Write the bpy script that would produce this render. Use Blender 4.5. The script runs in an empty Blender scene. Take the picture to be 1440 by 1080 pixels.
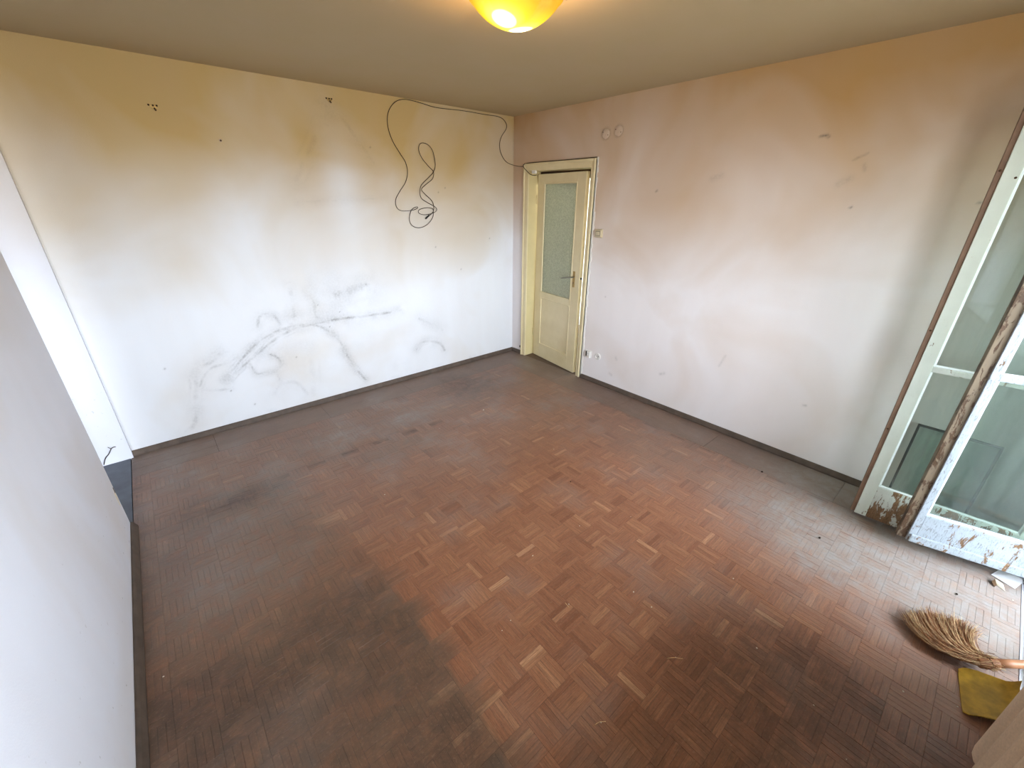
import bpy, bmesh, math, random
import numpy as np
from mathutils import Vector, Matrix, noise as mnoise
random.seed(7)
R = math.radians
SC = bpy.context.scene
COL = SC.collection

# ------------------------------------------------------------------ camera
F_PX, YAW, PITCH, ROLL = 579.369, 0.714503, -0.419668, 0.008182
CAM = Vector((-3.35567, -3.87184, 1.79488))
def cam_axes():
    cy, sy, cp, sp = math.cos(YAW), math.sin(YAW), math.cos(PITCH), math.sin(PITCH)
    fwd = Vector((sy*cp, cy*cp, sp)); right = Vector((cy, -sy, 0)); up = right.cross(fwd)
    cr, sr = math.cos(ROLL), math.sin(ROLL)
    return cr*right+sr*up, -sr*right+cr*up, fwd
AX_R, AX_U, AX_F = cam_axes()
cd = bpy.data.cameras.new('camera'); cam = bpy.data.objects.new('camera', cd); COL.objects.link(cam)
m = Matrix.Identity(4)
for i in range(3):
    m[i][0], m[i][1], m[i][2], m[i][3] = AX_R[i], AX_U[i], -AX_F[i], CAM[i]
cam.matrix_world = m
cd.sensor_width = 36; cd.sensor_fit = 'HORIZONTAL'; cd.lens = F_PX*36/1440; cd.clip_start = 0.02
SC.camera = cam

# ------------------------------------------------------------------ light
SC.view_settings.view_transform = 'Standard'; SC.view_settings.look = 'None'
SC.view_settings.gamma = 1; SC.view_settings.use_curve_mapping = False
SC.view_settings.exposure = 1.1
SC.cycles.max_bounces = 14; SC.cycles.diffuse_bounces = 10; SC.cycles.transparent_max_bounces = 16
W = bpy.data.worlds.new('overcast_sky'); SC.world = W; W.use_nodes = True
wn, wl = W.node_tree.nodes, W.node_tree.links
wn.clear()
wo = wn.new('ShaderNodeOutputWorld'); wb = wn.new('ShaderNodeBackground')
wt = wn.new('ShaderNodeTexCoord'); ws = wn.new('ShaderNodeSeparateXYZ'); wr = wn.new('ShaderNodeValToRGB')
wm = wn.new('ShaderNodeMapRange'); wm.inputs['From Min'].default_value = -1
wl.new(wt.outputs['Generated'], ws.inputs[0]); wl.new(ws.outputs['Z'], wm.inputs['Value'])
wl.new(wm.outputs[0], wr.inputs[0]); wl.new(wr.outputs[0], wb.inputs[0]); wl.new(wb.outputs[0], wo.inputs[0])
e = wr.color_ramp.elements
e[0].position = 0.0; e[0].color = (0.30, 0.29, 0.26, 1)
e[1].position = 1.0; e[1].color = (0.74, 0.85, 1.0, 1)
a = e.new(0.49); a.color = (0.42, 0.41, 0.38, 1)
a = e.new(0.515); a.color = (0.82, 0.91, 1.0, 1)
wb.inputs['Strength'].default_value = 15.0
for nm, x0, x1, z0, z1 in (('daylight_portal_door', -1.20, -0.30, 0.06, 2.2), ('daylight_portal_kitchen', -5.30, -4.10, 0.8, 2.3), ('daylight_portal_window', -3.62, -1.42, 0.85, 2.3)):
    L = bpy.data.lights.new(nm, 'AREA'); L.shape = 'RECTANGLE'; L.size = x1-x0; L.size_y = z1-z0
    L.cycles.is_portal = True
    o = bpy.data.objects.new(nm, L); COL.objects.link(o)
    o.location = ((x0+x1)/2, -4.83, (z0+z1)/2); o.rotation_euler = (R(90), 0, 0)   # -Z faces +Y, into the room
L = bpy.data.lights.new('hall_light', 'AREA'); L.size = 0.5; L.energy = 16; L.color = (1.0, 0.99, 0.92)
o = bpy.data.objects.new('hall_light', L); COL.objects.link(o); o.location = (0.9, -0.9, 2.5)

# ------------------------------------------------------------------ node helpers
def srgb(r, g, b):
    f = lambda c: (c/255/12.92 if c/255 <= .04045 else ((c/255+.055)/1.055)**2.4)
    return (f(r), f(g), f(b), 1)
class NT:
    def __init__(s, name):
        s.m = bpy.data.materials.new(name); s.m.use_nodes = True
        s.n, s.l = s.m.node_tree.nodes, s.m.node_tree.links
        s.b = s.n['Principled BSDF']; s.out = s.n['Material Output']
        s.geo = None
    def add(s, t, **k):
        nd = s.n.new(t)
        for a_, v in k.items(): setattr(nd, a_, v)
        return nd
    def link(s, a_, b_): s.l.new(a_, b_)
    def pos(s):
        if s.geo is None: s.geo = s.add('ShaderNodeNewGeometry')
        return s.geo.outputs['Position']
    def obj(s): return s.add('ShaderNodeTexCoord').outputs['Object']
    def attr(s, name): return s.add('ShaderNodeAttribute', attribute_name=name).outputs['Fac']
    def mapping(s, v, scale=(1, 1, 1), rot=(0, 0, 0)):
        q = s.add('ShaderNodeMapping'); s.link(v, q.inputs[0]); q.inputs['Scale'].default_value = scale; q.inputs['Rotation'].default_value = rot
        return q.outputs[0]
    def noise(s, v, scale=5, detail=4, rough=.55, dist=0):
        q = s.add('ShaderNodeTexNoise'); s.link(v, q.inputs['Vector'])
        q.inputs['Scale'].default_value = scale; q.inputs['Detail'].default_value = detail
        q.inputs['Roughness'].default_value = rough; q.inputs['Distortion'].default_value = dist
        return q.outputs['Fac']
    def ramp(s, f, lo, hi, a_=0, b_=1):
        q = s.add('ShaderNodeMapRange'); s.link(f, q.inputs['Value'])
        q.inputs['From Min'].default_value = lo; q.inputs['From Max'].default_value = hi
        q.inputs['To Min'].default_value = a_; q.inputs['To Max'].default_value = b_
        return q.outputs[0]
    def math(s, op, a_, b_):
        q = s.add('ShaderNodeMath', operation=op)
        for i, v in enumerate((a_, b_)):
            if isinstance(v, (int, float)): q.inputs[i].default_value = v
            else: s.link(v, q.inputs[i])
        return q.outputs[0]
    def mix(s, f, a_, b_, mode='MIX'):
        q = s.add('ShaderNodeMix', data_type='RGBA', blend_type=mode)
        for i, v in ((0, f), (6, a_), (7, b_)):
            if isinstance(v, (int, float)): q.inputs[i].default_value = v
            elif isinstance(v, tuple): q.inputs[i].default_value = v
            else: s.link(v, q.inputs[i])
        return q.outputs[2]
    def bump(s, h, strength=.2, dist=.01):
        q = s.add('ShaderNodeBump'); s.link(h, q.inputs['Height']); q.inputs['Strength'].default_value = strength; q.inputs['Distance'].default_value = dist
        s.link(q.outputs[0], s.b.inputs['Normal'])
    def fin(s, col, rough=.6, spec=.4, metal=0):
        if isinstance(col, tuple): s.b.inputs['Base Color'].default_value = col
        else: s.link(col, s.b.inputs['Base Color'])
        if isinstance(rough, (int, float)): s.b.inputs['Roughness'].default_value = rough
        else: s.link(rough, s.b.inputs['Roughness'])
        s.b.inputs['Specular IOR Level'].default_value = spec; s.b.inputs['Metallic'].default_value = metal
        return s.m
def plain(name, col, rough=.6, spec=.4, metal=0, var=.15, scale=30):
    t = NT(name); n_ = t.noise(t.obj(), scale, 4)
    c2 = tuple(c*(1-var) for c in col[:3])+(1,)
    return t.fin(t.mix(t.ramp(n_, .3, .7), col, c2), rough, spec, metal)

# ------------------------------------------------------------------ materials
def wall_mat(name, low, high, z0=1.2, z1=2.6, use_attr=True):
    """old distemper: whitish below, yellower and darker towards the ceiling, dark rub marks from the grime attribute"""
    t = NT(name); p = t.pos()
    sep = t.add('ShaderNodeSeparateXYZ'); t.link(p, sep.inputs[0])
    n1 = t.noise(p, 1.1, 3, .5, .6); n2 = t.noise(t.mapping(p, (1.6, 1.6, .35)), 2.2, 3, .5)
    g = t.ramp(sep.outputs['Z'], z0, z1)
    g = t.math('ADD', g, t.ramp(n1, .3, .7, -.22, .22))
    if use_attr: g = t.math('ADD', g, t.attr('yellow'))
    q = t.add('ShaderNodeClamp'); t.link(g, q.inputs[0]); g = q.outputs[0]
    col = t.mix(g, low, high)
    col = t.mix(t.ramp(n2, .35, .75, 0, .12), col, srgb(190, 172, 160))
    if use_attr:
        n3 = t.noise(t.mapping(p, (1, 1, 1)), 60, 3, .7)
        col = t.mix(t.math('MULTIPLY', t.attr('grime'), t.ramp(n3, .3, .65, .35, 1.1)), col, srgb(88, 84, 80))
    if not use_attr and 'grey' in name:
        sp_ = t.math('MULTIPLY', t.ramp(t.noise(p, 34, 3, .6), .69, .73), t.ramp(sep.outputs['Z'], .9, .0, 0, .6))
        col = t.mix(sp_, col, srgb(120, 110, 100))
    n4 = t.noise(p, 230, 3, .6); n5 = t.noise(p, 30, 3)
    t.bump(t.math('ADD', n4, t.math('MULTIPLY', n5, .8)), .25, .003)
    return t.fin(col, .85, .2)
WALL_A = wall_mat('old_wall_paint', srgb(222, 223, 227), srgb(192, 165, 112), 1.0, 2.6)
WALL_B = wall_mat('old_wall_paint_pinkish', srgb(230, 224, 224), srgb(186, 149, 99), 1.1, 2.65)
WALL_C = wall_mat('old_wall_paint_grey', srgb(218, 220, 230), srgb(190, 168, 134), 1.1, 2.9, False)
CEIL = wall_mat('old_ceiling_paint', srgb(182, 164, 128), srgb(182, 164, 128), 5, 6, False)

def floor_mat(name, board=False):
    t = NT(name); p = t.pos()
    uv = t.add('ShaderNodeUVMap', uv_map='UVMap').outputs[0]
    grain = t.noise(t.mapping(uv, (9, 190, 1)), 1, 4, .65, .4)
    fine = t.noise(t.mapping(uv, (30, 600, 1)), 1, 3, .7)
    tone = t.attr('tone'); dirt = t.attr('dirt'); pale = t.attr('pale'); dark = t.attr('dark')
    if board:
        c = t.mix(tone, srgb(112, 84, 66), srgb(132, 104, 86))
    else:
        r_ = t.add('ShaderNodeValToRGB'); t.link(tone, r_.inputs[0])
        el = r_.color_ramp.elements
        el[0].color = srgb(126, 72, 44); el[1].color = srgb(206, 154, 116)
        for ps, cc in ((.3, srgb(156, 101, 72)), (.6, srgb(168, 112, 80)), (.85, srgb(186, 130, 94))):
            x = el.new(ps); x.color = cc
        c = r_.outputs[0]
    c = t.mix(t.ramp(grain, .35, .7, 0, .7), c, srgb(100, 68, 50))
    c = t.mix(t.ramp(fine, .48, .7, 0, .5), c, srgb(60, 38, 28))
    big = t.noise(p, 2.6, 5, .6, .8); mid = t.noise(p, 14, 5, .7, .5); sm = t.noise(p, 90, 4, .7)
    d = t.math('MULTIPLY', dirt, t.ramp(mid, .25, .7, .55, 1.15))
    q = t.add('ShaderNodeClamp'); t.link(d, q.inputs[0])
    c = t.mix(q.outputs[0], c, t.mix(t.ramp(big, .35, .65), srgb(98, 76, 62), srgb(114, 92, 74)))
    pl = t.math('MULTIPLY', pale, t.ramp(mid, .3, .7, .4, 1.1))
    q = t.add('ShaderNodeClamp'); t.link(pl, q.inputs[0])
    c = t.mix(q.outputs[0], c, srgb(146, 140, 135))
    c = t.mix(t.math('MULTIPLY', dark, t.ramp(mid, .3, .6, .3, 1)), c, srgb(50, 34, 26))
    c = t.mix(t.ramp(sm, .55, .8, 0, .45), c, srgb(166, 136, 114))
    c = t.mix(t.ramp(t.noise(p, 170, 3, .7), .55, .75, 0, .35), c, srgb(70, 48, 38))
    t.bump(t.math('ADD', grain, t.math('MULTIPLY', sm, .5)), .25, .0015)
    return t.fin(c, t.ramp(mid, .3, .7, .38, .55), .42)
PARQ = floor_mat('worn_parquet'); BOARD = floor_mat('worn_frieze_board', True)
SUBFL = plain('dusty_joint', srgb(44, 33, 27), .95, .1)
SKIRT = plain('brown_skirting_paint', srgb(92, 78, 68), .6, .3, var=.35, scale=18)
DARKGAP = plain('dark_gap_shade', srgb(30, 24, 20), .95, .1)  # near-black colour standing in for shade in gaps and holes
CREAM = None
def cream_mat():
    t = NT('cream_door_paint'); p = t.obj()
    n1 = t.noise(p, 3, 4, .6); n2 = t.noise(p, 70, 4)
    c = t.mix(t.ramp(n1, .35, .7), srgb(224, 210, 172), srgb(210, 194, 152))
    c = t.mix(t.ramp(n2, .66, .78, 0, .35), c, srgb(150, 130, 96))
    t.bump(n2, .1, .002)
    return t.fin(c, .38, .45)
CREAM = cream_mat()
CREAM_Y = plain('yellowed_jamb_paint', srgb(216, 200, 152), .4, .4, var=.12, scale=4)
def peel_mat(name, paint, amount, wood=srgb(136, 104, 72), under=srgb(110, 106, 100)):
    t = NT(name); p = t.obj()
    n1 = t.noise(t.mapping(p, (1, 1, .35)), 22, 8, .75, .5)
    n2 = t.noise(t.mapping(p, (2.2, 2.2, .5)), 60, 6, .8, 1.2)
    sep = t.add('ShaderNodeSeparateXYZ'); t.link(p, sep.inputs[0])
    lowz = t.ramp(sep.outputs['Z'], .05, .45, .09, 0)
    q = t.add('ShaderNodeClamp')
    k = t.math('ADD', n1, lowz)
    mask = t.ramp(k, .66-amount, .675-amount)
    crack = t.ramp(n2, .53 if name.startswith('blue') else .60, .60 if name.startswith('blue') else .64, 0, .75 if amount > .02 else .15)
    c = t.mix(t.ramp(t.noise(p, 4), .3, .7), paint, tuple(x*.86 for x in paint[:3])+(1,))
    c = t.mix(crack, c, under)
    c = t.mix(mask, c, t.mix(t.ramp(n2, .4, .6), wood, tuple(x*.5 for x in wood[:3])+(1,)))
    h = t.math('SUBTRACT', 1, t.math('MAXIMUM', mask, crack))
    t.bump(h, .6, .002)
    return t.fin(c, .5, .4)
LEAF_IN = peel_mat('grey_white_paint_chipped', srgb(206, 212, 200), .0)
LEAF_IN_RAIL = peel_mat('grey_white_paint_flaking', srgb(200, 204, 194), .10)
LEAF_OUT = peel_mat('blue_white_paint_cracked', srgb(172, 182, 190), .03)
LEAF_BARE = peel_mat('bare_wood_edge', srgb(128, 112, 92), .14, srgb(92, 68, 48))
LEAF_EDGE = plain('brown_rebate_paint', srgb(134, 106, 86), .6, .3, var=.3, scale=12)
PUTTY = plain('white_putty', srgb(238, 244, 244), .5, .4, var=.12, scale=60)
def glass_mat(name, tint, refl=.12, dirt=.06, dirtcol=srgb(170, 180, 178)):
    t = NT(name); t.n.remove(t.b)
    tr = t.add('ShaderNodeBsdfTransparent'); tr.inputs[0].default_value = tint
    gl = t.add('ShaderNodeBsdfGlossy'); gl.inputs['Roughness'].default_value = .03; gl.inputs[0].default_value = (.9, .95, .95, 1)
    df = t.add('ShaderNodeBsdfDiffuse'); df.inputs[0].default_value = dirtcol
    fr = t.add('ShaderNodeLayerWeight'); fr.inputs[0].default_value = .5
    fres = t.math('ADD', t.math('MULTIPLY', t.math('POWER', fr.outputs['Facing'], 4.0), .7), .035)
    m1 = t.add('ShaderNodeMixShader'); m2 = t.add('ShaderNodeMixShader')
    n1 = t.noise(t.mapping(t.obj(), (6, 6, .8)), 2.5, 5, .7)
    t.link(t.ramp(n1, .35, .8, dirt*.4, dirt*2.2), m1.inputs[0])
    t.link(tr.outputs[0], m1.inputs[1]); t.link(df.outputs[0], m1.inputs[2])
    t.link(t.math('MULTIPLY', fres, 1+refl), m2.inputs[0])
    t.link(m1.outputs[0], m2.inputs[1]); t.link(gl.outputs[0], m2.inputs[2])
    t.link(m2.outputs[0], t.out.inputs[0])
    return t.m
GLASS = glass_mat('dusty_window_glass', (.84, .88, .85, 1), .2, .05)
GLASS2 = glass_mat('loose_glass_sheet', (.86, .91, .88, 1), .2, .10)
CLEAR = glass_mat('window_glass', (.97, .98, .98, 1), 0, .01)
def frosted():
    t = NT('patterned_door_glass'); p = t.obj()
    v = t.add('ShaderNodeTexVoronoi'); t.link(p, v.inputs['Vector']); v.inputs['Scale'].default_value = 70
    n1 = t.noise(p, 110, 4, .7)
    h = t.math('ADD', v.outputs['Distance'], n1)
    t.bump(h, .7, .006)
    t.fin(t.mix(t.ramp(h, .4, 1.2), srgb(132, 134, 118), srgb(190, 192, 174)), .22, .6)
    tl = t.add('ShaderNodeBsdfTranslucent'); tl.inputs[0].default_value = srgb(206, 208, 190)
    mx = t.add('ShaderNodeMixShader'); mx.inputs[0].default_value = .35
    t.link(t.b.outputs[0], mx.inputs[1]); t.link(tl.outputs[0], mx.inputs[2]); t.link(mx.outputs[0], t.out.inputs[0])
    return t.m
FROST = frosted()
BLACK = plain('black_edge_tape', srgb(34, 36, 36), .5, .3)
CABLE_M = plain('dark_cable', srgb(46, 34, 24), .5, .3)
METAL = plain('dull_metal', srgb(150, 148, 140), .35, .5, .9)
RUST = plain('rusty_metal', srgb(92, 66, 42), .7, .3, .3, .5, 200)
BRASS = plain('aged_brass', srgb(170, 140, 86), .4, .5, .6)
BAKEL = plain('yellowed_bakelite', srgb(206, 190, 158), .35, .5)
WHITEP = plain('white_plastic', srgb(226, 222, 216), .35, .5, var=.08)
PLAST = plain("patched_plaster", srgb(206, 184, 164), .85, .2, var=.1)
BRISTLE = plain('sorghum_straw', srgb(226, 190, 142), .6, .3, var=.45, scale=40)
BRISTLE_B = plain('sorghum_straw_brown', srgb(146, 96, 60), .6, .3, var=.4, scale=40)
HANDLE = plain('turned_handle_wood', srgb(176, 120, 82), .45, .4, var=.25, scale=20)
YEL = plain('dusty_yellow_plastic', srgb(190, 150, 44), .5, .4, var=.5, scale=26)
RAD = plain('beige_radiator_enamel', srgb(216, 194, 168), .55, .35, var=.18, scale=140)
PAPER = plain('white_paper', srgb(216, 216, 218), .8, .1, var=.05)
CARD = plain('cream_card', srgb(232, 226, 204), .7, .2, var=.05)
CRUMB = plain('plaster_dust', srgb(226, 214, 196), .9, .1)
DCRUMB = plain('dark_grit', srgb(44, 34, 28), .9, .1)
LINO = plain('blue_grey_lino', srgb(92, 98, 108), .5, .35, var=.4, scale=8)
STONE = plain('threshold_wood_grey', srgb(176, 178, 178), .6, .3, var=.25)
CONC = plain('balcony_concrete', srgb(120, 118, 114), .9, .2)
HALLW = plain('hall_paint', srgb(206, 212, 196), .8, .2)
BROWND = plain('dark_brown_panel', srgb(74, 52, 40), .6, .3)

# ------------------------------------------------------------------ mesh helpers
def tag(o, label=None, cat=None, group=None, kind=None):
    if label: o['label'] = label
    if cat: o['category'] = cat
    if group: o['group'] = group
    if kind: o['kind'] = kind
    return o
def empty(name, loc, rz=0, parent=None):
    o = bpy.data.objects.new(name, None); COL.objects.link(o); o.empty_display_size = .1
    o.location = loc; o.rotation_euler = (0, 0, rz)
    if parent: o.parent = parent
    return o
def mesh_obj(name, verts, faces, mat, parent=None, smooth=False):
    me = bpy.data.meshes.new(name); me.from_pydata([tuple(v) for v in verts], [], faces); me.update()
    me.materials.append(mat)
    if smooth: me.polygons.foreach_set('use_smooth', [True]*len(me.polygons))
    o = bpy.data.objects.new(name, me); COL.objects.link(o)
    if parent: o.parent = parent
    return o
def bm_obj(name, bm, mat, parent=None, smooth=False, bevel=0, seg=1):
    if bevel:
        bmesh.ops.bevel(bm, geom=list(bm.edges), offset=bevel, segments=seg, affect='EDGES', profile=.5)
    bmesh.ops.recalc_face_normals(bm, faces=bm.faces)
    me = bpy.data.meshes.new(name); bm.to_mesh(me); bm.free(); me.materials.append(mat)
    if smooth:
        me.polygons.foreach_set('use_smooth', [True]*len(me.polygons)); me.update()
        try: me.set_sharp_from_angle(angle=R(40))
        except Exception: pass
    o = bpy.data.objects.new(name, me); COL.objects.link(o)
    if parent: o.parent = parent
    return o
def add_box(bm, lo, hi):
    x0, y0, z0 = lo; x1, y1, z1 = hi
    v = [bm.verts.new(c) for c in ((x0, y0, z0), (x1, y0, z0), (x1, y1, z0), (x0, y1, z0), (x0, y0, z1), (x1, y0, z1), (x1, y1, z1), (x0, y1, z1))]
    for f in ((0, 3, 2, 1), (4, 5, 6, 7), (0, 1, 5, 4), (1, 2, 6, 5), (2, 3, 7, 6), (3, 0, 4, 7)): bm.faces.new([v[i] for i in f])
def box(name, lo, hi, mat, parent=None, bevel=0, seg=1, smooth=False):
    bm = bmesh.new(); lo2 = [min(a_, b_) for a_, b_ in zip(lo, hi)]; hi2 = [max(a_, b_) for a_, b_ in zip(lo, hi)]
    add_box(bm, lo2, hi2)
    return bm_obj(name, bm, mat, parent, smooth, bevel, seg)
def boxes(name, lst, mat, parent=None):
    bm = bmesh.new()
    for lo, hi in lst: add_box(bm, [min(a_, b_) for a_, b_ in zip(lo, hi)], [max(a_, b_) for a_, b_ in zip(lo, hi)])
    return bm_obj(name, bm, mat, parent)
def prism(name, prof, axis, a0, a1, mat, parent=None, bevel=0):
    """closed 2-D profile swept along one axis; prof in the two other axes, in order"""
    bm = bmesh.new(); ring = []
    for a_ in (a0, a1):
        r_ = []
        for p, q in prof:
            c = {0: (a_, p, q), 1: (p, a_, q), 2: (p, q, a_)}[axis]; r_.append(bm.verts.new(c))
        ring.append(r_)
    n = len(prof)
    for i in range(n): bm.faces.new((ring[0][i], ring[0][(i+1) % n], ring[1][(i+1) % n], ring[1][i]))
    bm.faces.new(ring[0][::-1]); bm.faces.new(ring[1])
    return bm_obj(name, bm, mat, parent, bevel=bevel)
def smooth_path(pts, k=5):
    pts = [Vector(p) for p in pts]; out = []
    P = [pts[0]*2-pts[1]]+pts+[pts[-1]*2-pts[-2]]
    for i in range(1, len(P)-2):
        for j in range(k):
            t = j/k; a_, b_, c, d = P[i-1], P[i], P[i+1], P[i+2]
            out.append(.5*((2*b_)+(c-a_)*t+(2*a_-5*b_+4*c-d)*t*t+(-a_+3*b_-3*c+d)*t**3))
    out.append(pts[-1]); return out
def tube_data(path, r, seg=8, taper=None, V=None, Fc=None, cap=True):
    V = [] if V is None else V; Fc = [] if Fc is None else Fc
    b0 = len(V); n = len(path); prev = None
    for i, p in enumerate(path):
        t = (path[min(i+1, n-1)]-path[max(i-1, 0)])
        if t.length < 1e-9: t = Vector((0, 0, 1))
        t.normalize()
        if prev is None:
            u = t.orthogonal().normalized()
        else:
            u = prev-t*prev.dot(t); u = u.normalized() if u.length > 1e-6 else t.orthogonal().normalized()
        prev = u; w = t.cross(u)
        rr = r if taper is None else r*taper(i/(n-1))
        for k in range(seg):
            a_ = 2*math.pi*k/seg; V.append(p+(u*math.cos(a_)+w*math.sin(a_))*rr)
    for i in range(n-1):
        for k in range(seg):
            k2 = (k+1) % seg
            Fc.append((b0+i*seg+k, b0+i*seg+k2, b0+(i+1)*seg+k2, b0+(i+1)*seg+k))
    if cap:
        Fc.append(tuple(b0+k for k in range(seg))[::-1]); Fc.append(tuple(b0+(n-1)*seg+k for k in range(seg)))
    return V, Fc
def tube(name, pts, r, mat, parent=None, seg=8, k=5, taper=None):
    V, Fc = tube_data(smooth_path(pts, k) if k > 1 else [Vector(p) for p in pts], r, seg, taper)
    return mesh_obj(name, V, Fc, mat, parent, True)
def lathe(name, prof, centre, axis, mat, parent=None, seg=40, smooth=True, phase=0):
    """prof: (radius, height) list; axis 'x' 'y' 'z' direction unit Vector"""
    ax = Vector(axis).normalized(); u = ax.orthogonal().normalized(); w = ax.cross(u); c = Vector(centre)
    V, Fc = [], []
    for r_, h in prof:
        for k in range(seg):
            a_ = 2*math.pi*k/seg+phase; V.append(c+ax*h+(u*math.cos(a_)+w*math.sin(a_))*max(r_, 1e-5))
    for i in range(len(prof)-1):
        for k in range(seg):
            k2 = (k+1) % seg; Fc.append((i*seg+k, i*seg+k2, (i+1)*seg+k2, (i+1)*seg+k))
    o = mesh_obj(name, V, Fc, mat, parent, smooth)
    if smooth:
        try: o.data.set_sharp_from_angle(angle=R(40))
        except Exception: pass
    return o
def set_attr(o, name, vals):
    a_ = o.data.attributes.new(name, 'FLOAT', 'POINT'); a_.data.foreach_set('value', np.asarray(vals, dtype=np.float32))

def sstep(a_, b_, x):
    t = np.clip((x-a_)/(b_-a_), 0, 1); return t*t*(3-2*t)
_rng = np.random.RandomState(3); _tab = _rng.rand(64, 64)
def vnoise(x, y, s):
    x, y = x*s+100, y*s+100; xi, yi = np.floor(x).astype(int), np.floor(y).astype(int); fx, fy = x-xi, y-yi
    fx, fy = fx*fx*(3-2*fx), fy*fy*(3-2*fy); g = lambda i, j: _tab[i % 64, j % 64]
    return (g(xi, yi)*(1-fx)+g(xi+1, yi)*fx)*(1-fy)+(g(xi, yi+1)*(1-fx)+g(xi+1, yi+1)*fx)*fy
def fbm(x, y, s): return (vnoise(x, y, s)+.5*vnoise(x, y, s*2.1)+.25*vnoise(x, y, s*4.3))/1.75

# ------------------------------------------------------------------ the room
H = 2.6; XL = -3.82; YD = -4.45; T = .12
GR = .01
def wall_grid(name, mat, plane, u0, u1, holes, back):
    """painted wall face as a grid (for stain attributes) with its masonry behind; plane 'y' (u=x) or 'x' (u=y)"""
    nu, nz = int(round((u1-u0)/GR)), int(round(H/GR))
    us = np.linspace(u0, u1, nu+1); zs = np.linspace(0, H, nz+1)
    U, Z = np.meshgrid(us, zs, indexing='ij'); wob = .0025*(fbm(U, Z, 1.3)-.5)
    V = np.stack([U, wob, Z] if plane == 'y' else [wob, U, Z], -1).reshape(-1, 3)
    I, J = np.meshgrid(np.arange(nu), np.arange(nz), indexing='ij'); uc = (us[:-1]+us[1:])/2; zc = (zs[:-1]+zs[1:])/2
    UC, ZC = np.meshgrid(uc, zc, indexing='ij'); keep = np.ones_like(UC, bool)
    for a0, a1, b0, b1 in holes: keep &= ~((UC > a0) & (UC < a1) & (ZC > b0) & (ZC < b1))
    q = I*(nz+1)+J; Fq = np.stack([q, q+nz+1, q+nz+2, q+1], -1)[keep]
    if plane == 'x': Fq = Fq[:, ::-1]
    nV = len(V); V = V.tolist(); Fq = Fq.tolist()
    for lo, hi in back:
        b = len(V); x0, y0, z0 = lo; x1, y1, z1 = hi
        V += [(x0, y0, z0), (x1, y0, z0), (x1, y1, z0), (x0, y1, z0), (x0, y0, z1), (x1, y0, z1), (x1, y1, z1), (x0, y1, z1)]
        for f in ((0, 3, 2, 1), (4, 5, 6, 7), (0, 1, 5, 4), (1, 2, 6, 5), (2, 3, 7, 6), (3, 0, 4, 7)): Fq.append([b+i for i in f])
    o = mesh_obj(name, V, Fq, mat); o.data.polygons.foreach_set('use_smooth', [i < len(Fq)-6*len(back) for i in range(len(Fq))])
    o['kind'] = 'structure'
    return o, U.ravel(), Z.ravel(), len(V)-nV
def seg_dist(U, Z, poly):
    d = np.full(U.shape, 9.)
    for (ax, az), (bx, bz) in zip(poly[:-1], poly[1:]):
        l2 = (bx-ax)**2+(bz-az)**2+1e-9; t = np.clip(((U-ax)*(bx-ax)+(Z-az)*(bz-az))/l2, 0, 1)
        d = np.minimum(d, np.hypot(U-ax-t*(bx-ax), Z-az-t*(bz-az)))
    return d
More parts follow.
